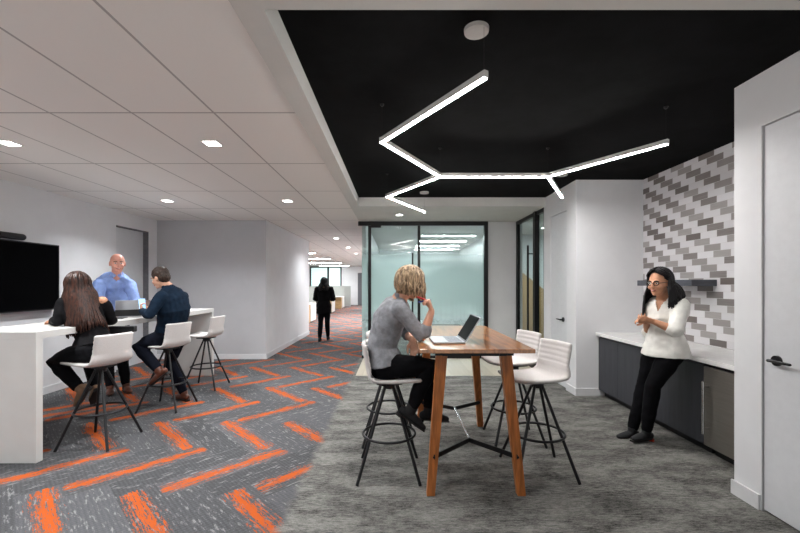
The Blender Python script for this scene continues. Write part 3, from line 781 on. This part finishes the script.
def shoe(body, org, ank, d, up, m, k=1.0, boot=0.05, sole=SOLEM, name='shoe', heelm=None, leg=None):
    d = V(d).normalized(); up = V(up); up = (up-d*up.dot(d)).normalized(); s = d.cross(up); a = ank-org
    hl = a-up*.045*k-d*.045*k
    mb = MB()
    mb.loft([hl, hl+d*.07*k+up*.004, hl+d*.15*k-up*.008*k, hl+d*.205*k-up*.014*k], [(.032*k,.034*k), (.034*k,.038*k), (.042*k,.028*k), (.030*k,.018*k)], s, 16)
    lg = leg or up
    mb.loft([a-up*.03*k-lg*.01, a+lg*.01, a+lg*boot*k], [(.038*k,.044*k), (.042*k,.046*k), (.043*k,.045*k)], s, 16, False)
    o = mb.build(name, m, body, remesh=.006, sm=2)
    b = hl-up*.034*k
    mb = MB(); base = [b-d*.03*k, b+d*.05*k, b+d*.14*k, b+d*.225*k]; wd = (.022*k,.032*k,.042*k,.022*k)
    mb.loft(base, [(q, .008*k) for q in wd], s, 14, False)
    if heelm: mb.build('sole', sole, o); mb = MB()
    mb.loft([b-d*.012*k+up*.004, b-d*.012*k-up*.022*k], [(.028*k,.026*k), (.027*k,.024*k)], s, 12, False)
    mb.build('heel' if heelm else 'sole', heelm or sole, o, smooth=False)
    return o
def hair_cap(mb, c, f, k=1.0, low=0.0):
    s, f, u, M = frame(f); L = lambda a, b, d: c+(s*a+f*b+u*d)*k
    mb.ell(L(0,-.026,.042), (.080*k,.090*k,.088*k), M, 20); mb.ell(L(0,-.050,.0-low), (.070*k,.060*k,.080*k), M, 16)
def hair_strands(mb, c, f, k, n, length, open_deg=62, fall=(0,0,-1), push=None, pr=.15, seed=1, r0=.0085, jitter=.012, tuck=0.0, vol=0.012):
    s, f, u, M = frame(f); rg = random.Random(seed); ctr = c+(-f*.014+u*.030)*k; R = (.080*k, .100*k, .094*k)
    for q in range(n):
        ph = rg.uniform(-PI, PI); op = math.radians(open_deg)
        pe = ph if abs(ph) > op else math.copysign(op+rg.uniform(0, .35), ph)
        off = vol*rg.uniform(.15, 1.0); th0 = rg.uniform(.05, .7); P_ = []
        te = math.radians(rg.uniform(88, 104))
        for i in range(7):
            t = i/6; th = th0+(te-th0)*t; a = ph+(pe-ph)*min(1, t*1.4)
            P_.append(ctr+s*math.sin(th)*math.sin(a)*(R[0]+off)+f*math.sin(th)*math.cos(a)*(R[1]+off)+u*math.cos(th)*(R[2]+off))
        ln = length(pe)*rg.uniform(.86, 1.04); p = P_[-1]; st = 8; fv = V(fall).normalized(); ww = rg.uniform(0, 6)
        inward = (ctr-p); inward.z = 0
        if inward.length > 0: inward.normalize()
        for i in range(1, st+1):
            p = p+fv*ln/st+inward*tuck*(i/st)/st+V((math.sin(ww+i*1.1), math.cos(ww*1.7+i*.9), 0))*jitter*.22
            if push:
                best = None
                for a_, b_ in zip(push, push[1:]):
                    ab = b_-a_; tt = max(0, min(1, (p-a_).dot(ab)/ab.length_squared)); cpt = a_+ab*tt
                    dv = p-cpt
                    if best is None or dv.length < best[0]: best = (dv.length, cpt, dv)
                if best[0] < pr: p = best[1]+best[2].normalized()*pr
            P_.append(p.copy())
        m_ = len(P_); mb.loft(P_, [(r0*(.75+.5*math.sin(PI*min(1, i/(m_-1)*1.1)))*(1-.55*(i/(m_-1))**3), r0*.55) for i in range(m_)], s if abs(math.sin(pe)) < .7 else f, 6, False)

def person(label, J, o):
    org = V(o['org']); fem = o.get('female', True); k = o.get('k', 1.0); f = V(o['f']).normalized(); sd = f.cross(V((0,0,1))).normalized()
    mb = MB(); tl = torso_list(J, 0, True, fem, k)
    mb.loft([p for p, r in tl], [r for p, r in tl], sd, 22)
    ar = (.050,.046,.040,.038,.038,.031,.025) if fem else (.060,.054,.046,.043,.044,.036,.029)
    lr = (.082,.080,.064,.054,.054,.046,.036) if fem else (.088,.084,.068,.058,.058,.050,.040)
    for S_ in 'LR':
        P_, r = limb_pts(J['sh'+S_], J['el'+S_], J['wr'+S_], ar); chain(mb, P_, r)
        mb.loft([J['neck']-V((0,0,.045)), J['sh'+S_]], [.042, .048], (0,0,1), 12)
        P_, r = limb_pts(J['hip'+S_], J['kn'+S_], J['an'+S_], lr); chain(mb, P_, r)
        hd = o['hand'+S_]; hand_prims(mb, J['wr'+S_], hd[0], hd[1], o.get('hk', .98), hd[2], hd[3], hd[4] if len(hd) > 4 else 0.05)
        fd = V(o['foot'+S_]).normalized(); fu = V(o.get('fup'+S_, (0,0,1))); fu = (fu-fd*fu.dot(fd)).normalized(); mb.loft([J['an'+S_]-fu*.038-fd*.02, J['an'+S_]-fu*.046+fd*.10], [.026, .018], fu, 12)
    head_prims(mb, J['head'], o['hf'], o.get('headk', 1.0), J['neck'])
    body = mb.build('person', o['skin'], None, remesh=.0055, sm=3, origin=org)
    props(body, label, 'person')
    D = lambda m_: [p for p in m_]
    # trousers
    mb = MB(); g = .013
    for S_ in 'LR':
        e = J['kn'+S_].lerp(J['an'+S_], o.get('crop', .93)); P_, r = limb_pts(J['hip'+S_], J['kn'+S_], e, [q+g for q in lr]); chain(mb, P_, r, 16)
    tl2 = torso_list(J, g-.002, True, fem, k)[:4]; mb.loft([p for p, r in tl2], [r for p, r in tl2], sd, 20)
    tr = mb.build('trousers', o['trm'], body, remesh=.007, sm=3, origin=org); wrinkle(tr, .006, 11)
    # top
    mb = MB(); g = o.get('tg', .015); tl2 = torso_list(J, g, True, fem, k); i0 = o.get('hem', 1); 
    tl2 = tl2[i0:-1]+[(J['neck']-V((0,0,.012)), (.068, .063) if fem else (.084, .078))]+([(J['neck'].lerp(J['head'], .12), (.062, .058))] if o.get('collar') else [])+([(J['neck'].lerp(J['head'], .32), (.058, .055))] if o.get('collar') else [])
    tl2[0] = (tl2[0][0], (tl2[0][1][0]+.010, tl2[0][1][1]+.012)); tl2[1] = (tl2[1][0], (tl2[1][1][0]+.004, tl2[1][1][1]+.006))
    if o.get('flare'): p, r = tl2[0]; tl2 = [(p-V((0,0,o['flare'])), (r[0]+.012, r[1]+.012))]+tl2
    mb.loft([p for p, r in tl2], [r for p, r in tl2], sd, 22, False)
    s0 = o.get('sleeve0', {})
    for S_ in 'LR':
        a, b, c = J['sh'+S_], J['el'+S_], J['wr'+S_]; t = o.get('sleeve', 1.0); c2 = b.lerp(c, t)
        sg = o.get('sg', .011)
        st = a.lerp(b, s0.get(S_, 0.0))
        P_, r = limb_pts(st, b, c2, [q+sg for q in (ar if t >= .9 else ar[:5]+(ar[4]+(ar[6]-ar[4])*t*.6, ar[4]+(ar[6]-ar[4])*t))]); chain(mb, P_, r, 16)
        if not s0.get(S_): mb.loft([J['neck']-V((0,0,.036)), a], [.056, .062], (0,0,1), 14)
    tp = mb.build(o.get('topname', 'top'), o['topm'], body, remesh=.0065, sm=3, origin=org); wrinkle(tp, o.get('wr', .007), 10)
    if o.get('vneck'):
        vw, vd = o['vneck']; bm = bmesh.new(); bm.from_mesh(tp.data); nb = J['neck']-org; kill = []
        for v in bm.verts:
            q = v.co-nb; dz = vd+q.z; 
            if q.dot(f) > .015 and dz > 0 and abs(q.dot(sd)) < vw*min(dz, vd)/vd: kill.append(v)
        bmesh.ops.delete(bm, geom=kill, context='VERTS'); bm.to_mesh(tp.data); bm.free()
    for S_ in 'LR':
        if o.get('shoe', True):
            up = o.get('fup'+S_, (0,0,1)); shoe(body, org, J['an'+S_], o['foot'+S_], up, o['shoem'], o.get('sk', 1.0), o.get('boot', .05), name=o.get('shoename', 'shoe'), heelm=o.get('heelm'), leg=(J['kn'+S_]-J['an'+S_]).normalized())
    return body, org

# seated person at the high table
J = dict(pelvis=V((-.085,3.13,.868)), waist=P(382,346,3.13), chest=P(389,320,3.13), neck=P(399,298,3.13), head=P(411,284.5,3.10),
         shR=P(400,309.5,2.98), shL=P(402,307,3.28), elR=P(423,337,2.95), wrR=P(431.5,311,2.97), elL=P(406,333,3.33), wrL=P(412.5,340,3.10),
         hipR=P(385,366,3.04), hipL=P(386,366,3.21), knR=P(429.5,366,3.02), knL=P(433,366,3.22), anR=P(411.5,409,3.02), anL=P(429,410,3.20))
b, og = person('seated blond person in a grey sweater and black trousers holding pens', J, dict(org=(-.05,3.13,0), f=(1,.08,0), hf=(.80,.58,-.12), skin=SKIN,
    trm=BLKT, topm=GREYK, topname='sweater', sleeve=.30, crop=.88, hem=1, tg=.022, sg=.014, wr=.007, k=.99, headk=.96, collar=True,
    handR=((-.25,.05,1), (-1,.1,-.1), (62,70,40), -1), handL=((.2,.05,-1), (-.3,-.9,0), (25,30,25), 1),
    footR=(.80,.02,-.58), footL=(.93,.15,-.12), fupR=(.5,0,.8), fupL=(.1,0,1), shoem=SUEDE, boot=.06, shoename='ankle_boot'))
c = J['head']
mb = MB(); hair_cap(mb, c-og, (.80,.58,-.12), 1.0, .01)
hair_strands(mb, c-og, (.80,.58,-.12), 1.06, 460, lambda a: .122+.030*math.cos(a), 50, (.10,.0,-1), seed=3, r0=.0075, tuck=.02, vol=.024, jitter=.028)
mb.build('hair', BLONDE, b, smooth=True)
face_parts(b, og, c, (.80,.58,-.12), .96, smile=False)
for nm, m, a0, a1, lab in (('pen', PENR, P(417.5,297,2.99), P(429,301,2.96), 'red pen in the hand of the person in the grey sweater'),
                           ('pen', PENB, P(419,302,2.99), P(430,300,2.975), 'blue pen in the hand of the person in the grey sweater')):
    mid = (a0+a1)/2; pn = MB().loft([a0-mid, a1-mid], [.0065, .0065], (0,1,0), 12).build(nm, m, None, smooth=True)
    pn.location = mid; props(pn, lab, 'pen')

# bald person behind the white bar
J = dict(pelvis=V((-3.97,5.47,1.01)), waist=V((-3.94,5.43,1.16)), chest=V((-3.86,5.33,1.45)), neck=P(116.3,274.5,5.22), head=P(117.5,263.5,5.16),
         shR=P(99.5,285,5.12), shL=P(129.5,284.5,5.36), elR=P(96,307,5.02), wrR=P(106.5,312,4.99), elL=P(136,303,5.26), wrL=P(128,311.2,5.06),
         hipR=V((-4.04,5.40,.97)), hipL=V((-3.89,5.52,.97)), knR=V((-3.97,5.36,.53)), knL=V((-3.84,5.46,.53)), anR=V((-3.93,5.36,.09)), anL=V((-3.78,5.46,.09)))
b, og = person('bald person in a light blue shirt standing behind the white bar', J, dict(org=(-3.9,5.4,0), female=False, f=(.62,-.78,0), hf=(.66,-.75,-.04), skin=SKINR,
    trm=BLKT, topm=BLUESH, topname='shirt', sleeve=.45, hem=1, tg=.024, sg=.020, wr=.009, headk=1.08, vneck=(.035,.09),
    handR=((.85,.1,-.12), (0,-.1,-1), (12,16,12), 1), handL=((-.3,-.6,-.05), (0,0,-1), (15,20,15), 1),
    footR=(.6,-.8,0), footL=(.75,-.65,0), shoem=BROWNL, boot=.02, sk=1.12))
face_parts(b, og, J['head'], (.66,-.75,-.04), 1.08)
mb = MB(); s_, f_, u_, M_ = frame((.62,-.78,0)); nb = J['neck']-og
for a in (-1, 1):
    mb.prism([nb+f_*.075-u_*.012+s_*a*.004, nb+f_*.05+u_*.028+s_*a*.055, nb-f_*.02+u_*.04+s_*a*.072, nb+f_*.03-u_*.005+s_*a*.085, nb+f_*.085-u_*.05+s_*a*.035], (f_+u_*.4)*.006)
mb.build('collar', BLUESH, b)

# person in the navy sweater
hf = (-.93,.16,-.32)
J = dict(pelvis=V((-2.77,4.79,.878)), waist=V((-2.745,4.78,1.01)), chest=P(174.5,309,4.72), neck=P(168,287,4.69), head=P(160.5,278,4.66),
         shL=P(161.5,297,4.56), shR=P(182,297,4.86), elL=P(149,315,4.44), wrL=P(142,310.5,4.60), elR=P(166,314,5.0), wrR=P(152,309,4.86),
         hipL=V((-2.80,4.70,.862)), hipR=V((-2.72,4.88,.862)), knL=P(138,346,4.60), knR=V((-2.88,4.97,.52)), anL=P(158.5,370,4.58), anR=V((-2.73,5.02,.10)))
b, og = person('seated person in a navy sweater holding a phone at the white bar', J, dict(org=(-2.78,4.75,0), female=False, f=(-.84,.54,0), hf=hf, skin=SKIN,
    trm=INDIGO, topm=NAVY, topname='sweater', sleeve=.92, hem=1, tg=.016, sg=.013, wr=.008, k=.97, collar=True,
    handL=((-.45,.45,.5), (.3,.7,.2), (40,45,30), 1), handR=((-.7,-.3,.3), (-.1,.1,-1), (30,35,30), -1),
    footL=(-.78,.05,-.62), footR=(-.85,.35,0), fupL=(-.5,0,.8), shoem=BROWNL, boot=.02, sk=1.12))
s_, f_, u_, M_ = frame(hf); c = J['head']-og
mb = MB(); L = lambda a, q, d: c+s_*a+f_*q+u_*d
mb.ell(L(0,-.016,.046), (.086,.102,.092), M_, 24); mb.ell(L(0,-.050,.000), (.079,.066,.080), M_, 20)
for a in (-1, 1): mb.ell(L(a*.068,-.01,.03), (.014,.04,.035), M_, 12)
h = mb.build('hair', SHORTH, b, remesh=.006, sm=2); wrinkle(h, .004, 45)
face_parts(b, og, J['head'], hf, 1.0, smile=False)
MB().loft([J['neck']-og-V((0,0,.01)), J['neck']-og+V((-.004,0,.018))], [(.066,.060), (.060,.055)], frame((-.84,.54,0))[0], 20, False).build('collar', NAVY, b, smooth=True)
t = thing('phone', 'phone with a lit blue screen held by the person in the navy sweater', 'phone', J['wrL']+V((-.040,.062,.075)), math.atan2(.54,-.84))
t.rotation_euler = (0.0, -0.95, math.atan2(.2,-.9))
MB().box(-.004, .004, -.038, .038, -.075, .075).build('body', PLAST, t, bev=.003)
MB().box(-.0052, -.004, -.034, .034, -.068, .068).build('screen', PHSCR, t)
t.rotation_euler = (0.0, 0.5, math.atan2(.55,-.45)+0.0)

# long-haired person at the near end of the bar
hf = (-.45,.88,-.2)
J = dict(pelvis=V((-2.90,3.75,.872)), waist=V((-2.96,3.80,1.0)), chest=P(84,316,3.82), neck=P(80.5,298,3.86), head=P(78,287,3.88),
         shR=V((-2.975,3.95,1.325)), shL=V((-3.20,3.77,1.315)), elL=V((-3.20,3.70,1.155)), wrL=V((-3.43,3.90,1.130)), elR=V((-2.945,4.04,1.125)), wrR=V((-3.14,4.14,1.135)),
         hipL=V((-2.93,3.67,.858)), hipR=V((-2.80,3.81,.858)), knL=P(54.5,361,3.70), knR=P(90,354,4.0), anL=P(79,388,3.70), anR=P(94,387,3.93))
b, og = person('seated person with long brown hair and black clothes at the white bar', J, dict(org=(-2.81,3.715,0), f=(-.6,.8,0), hf=hf, skin=SKIN2,
    trm=BLKT, topm=BLKTOP, topname='blouse', sleeve=.85, hem=1, tg=.016, sg=.016, wr=.007, k=.95, headk=.97, sleeve0={'R': .22},
    handL=((-.75,.6,-.10), (0,0,-1), (12,20,15), 1), handR=((-.8,.3,-.08), (0,0,-1), (12,20,15), -1),
    footL=(-.52,.12,-.75), footR=(-.45,.4,-.65), fupL=(-.7,0,.6), fupR=(-.5,.4,.6), shoem=TANB, boot=.07, sk=1.0, shoename='ankle_boot'))
c = J['head']-og; ps = [J[q]-og for q in ('pelvis', 'waist', 'chest', 'neck')]
mb = MB(); hair_cap(mb, c, hf, 1.02, .02)
def ll(a): return .50 if abs(a) > 1.4 else .42
hair_strands(mb, c, hf, 1.08, 420, ll, 75, (.17,-.06,-1), push=ps, pr=.140, seed=9, r0=.0095, vol=.022, jitter=.02)
mb.build('hair', BRUN, b, smooth=True)
face_parts(b, og, J['head'], hf, .97, smile=False)
t = thing('clutch_bag', 'flat black bag tucked under the elbow of the long-haired person', 'bag', (-2.83, 4.03, 1.005), .12)
MB().box(-.12, .13, -.035, .035, 0, .06).build('body', PLAST, t, bev=.008)
MB().box(-.12, .13, -.038, -.035, .03, .058).build('flap', BLACKM, t, bev=.001)

# person leaning on the worktop
hf = (-.90,-.43,-.08)
J = dict(pelvis=V((2.545,3.68,.90)), waist=V((2.53,3.67,1.04)), chest=V((2.51,3.65,1.20)), neck=P(664.5,297.5,3.63), head=P(659,283,3.60),
         shL=P(680.5,306,3.51), shR=P(655,304,3.78), elL=P(676,331,3.40), wrL=P(653.5,321.5,3.50), elR=P(649,333,3.86), wrR=P(646,321.5,3.64),
         hipL=V((2.55,3.60,.87)), hipR=V((2.50,3.76,.87)), knL=P(653,386,3.66), knR=P(644.5,384,3.82), anL=P(646.5,431,3.72), anR=P(632.5,429.5,3.83))
b, og = person('smiling person with glasses and a white blouse leaning against the worktop', J, dict(org=(2.4,3.72,0), f=(-.88,-.47,0), hf=hf, skin=SKIN2,
    trm=BLKT, topm=BLOUSE, topname='blouse', sleeve=.12, hem=1, flare=.075, tg=.024, sg=.024, wr=.010, k=.97, headk=1.0, vneck=(.045,.12),
    handL=((-.95,-.05,.18), (.1,.5,.6), (28,38,30), 1), handR=((-.85,-.25,.30), (.1,-.6,-.5), (22,30,25), -1, .12),
    footL=(-.95,-.25,0), footR=(-.97,-.2,0), shoem=SUEDE, boot=.03, sk=.98, heelm=REDM))
c = J['head']-og; ps = [J[q]-og for q in ('waist', 'chest', 'neck')]
mb = MB(); hair_cap(mb, c, hf, 1.03, .01)
hair_strands(mb, c, hf, 1.05, 380, lambda a: .25 if a < 0 else .36, 80, (-.06,.0,-1), push=ps, pr=.158, seed=5, r0=.0085, vol=.020, jitter=.014)
mb.build('hair', BLKH, b, smooth=True)
face_parts(b, og, J['head'], hf, 1.0, glasses=True, brow=BLKH)

# walking person in the corridor
J = dict(pelvis=V((-1.92,10.4,.92)), waist=V((-1.92,10.4,1.06)), chest=V((-1.92,10.4,1.22)), neck=V((-1.92,10.4,1.41)), head=V((-1.92,10.42,1.545)),
         shR=V((-1.74,10.4,1.36)), shL=V((-2.10,10.4,1.36)), elR=V((-1.67,10.43,1.10)), wrR=V((-1.76,10.62,1.08)), elL=V((-2.17,10.43,1.10)), wrL=V((-2.08,10.62,1.08)),
         hipR=V((-1.84,10.4,.88)), hipL=V((-2.0,10.4,.88)), knR=V((-1.84,10.45,.49)), knL=V((-2.0,10.36,.49)), anR=V((-1.83,10.48,.09)), anL=V((-2.0,10.22,.09)))
b, og = person('person in a long black jacket walking away down the corridor', J, dict(org=(-1.92,10.4,0), f=(0,1,0), hf=(0,1,0), skin=SKIN2,
    trm=BLKT, topm=BLKTOP, topname='jacket', sleeve=1.0, hem=0, flare=.14, tg=.035, sg=.024, wr=.010, k=.98,
    handL=((.5,.8,0), (.8,-.3,0), (30,40,30), 1), handR=((-.5,.8,0), (-.8,-.3,0), (30,40,30), -1),
    footR=(0,1,0), footL=(0,1,0), shoem=SUEDE, boot=.05, shoename='ankle_boot'))
c = J['head']-og; ps = [J[q]-og for q in ('waist', 'chest', 'neck')]
mb = MB(); hair_cap(mb, c, (0,1,0), 1.0, .01)
hair_strands(mb, c, (0,1,0), 1.02, 160, lambda a: .26, 80, (0,-.05,-1), push=ps, pr=.15, seed=6, r0=.011, vol=.014)
mb.build('hair', BLKH, b, smooth=True)


# ------------------------------------------------------------------ camera, world, view
cam = bpy.data.cameras.new('camera'); co = bpy.data.objects.new('camera', cam); COL.objects.link(co)
co.location = (0, 0, H); co.rotation_euler = (PI/2, 0, 0)
cam.sensor_width = 36; cam.lens = F/800*36; cam.shift_x = (400-CX)/800; cam.shift_y = (CY-266.5)/800; cam.clip_end = 100; cam.clip_start = 0.05
S.camera = co
w = bpy.data.worlds.new('world'); S.world = w; w.use_nodes = True
wn = w.node_tree; _x, _y, _z = coords(wn, 'Generated')
wn.links.new(mix(wn, _z.ramp(-0.25, 0.1), (1.0, 0.99, 0.97, 1), (0.12, 0.125, 0.13, 1)), wn.nodes['Background'].inputs[0]); wn.nodes['Background'].inputs[1].default_value = 0.95  # brighter below the horizon, added to light the ceilings through the open back
S.view_settings.view_transform = 'Standard'; S.view_settings.look = 'None'; S.view_settings.exposure = 0.52; S.view_settings.gamma = 1
S.cycles.use_denoising = True; S.cycles.max_bounces = 8; S.cycles.transparent_max_bounces = 10
S.cycles.sample_clamp_indirect = 8.0
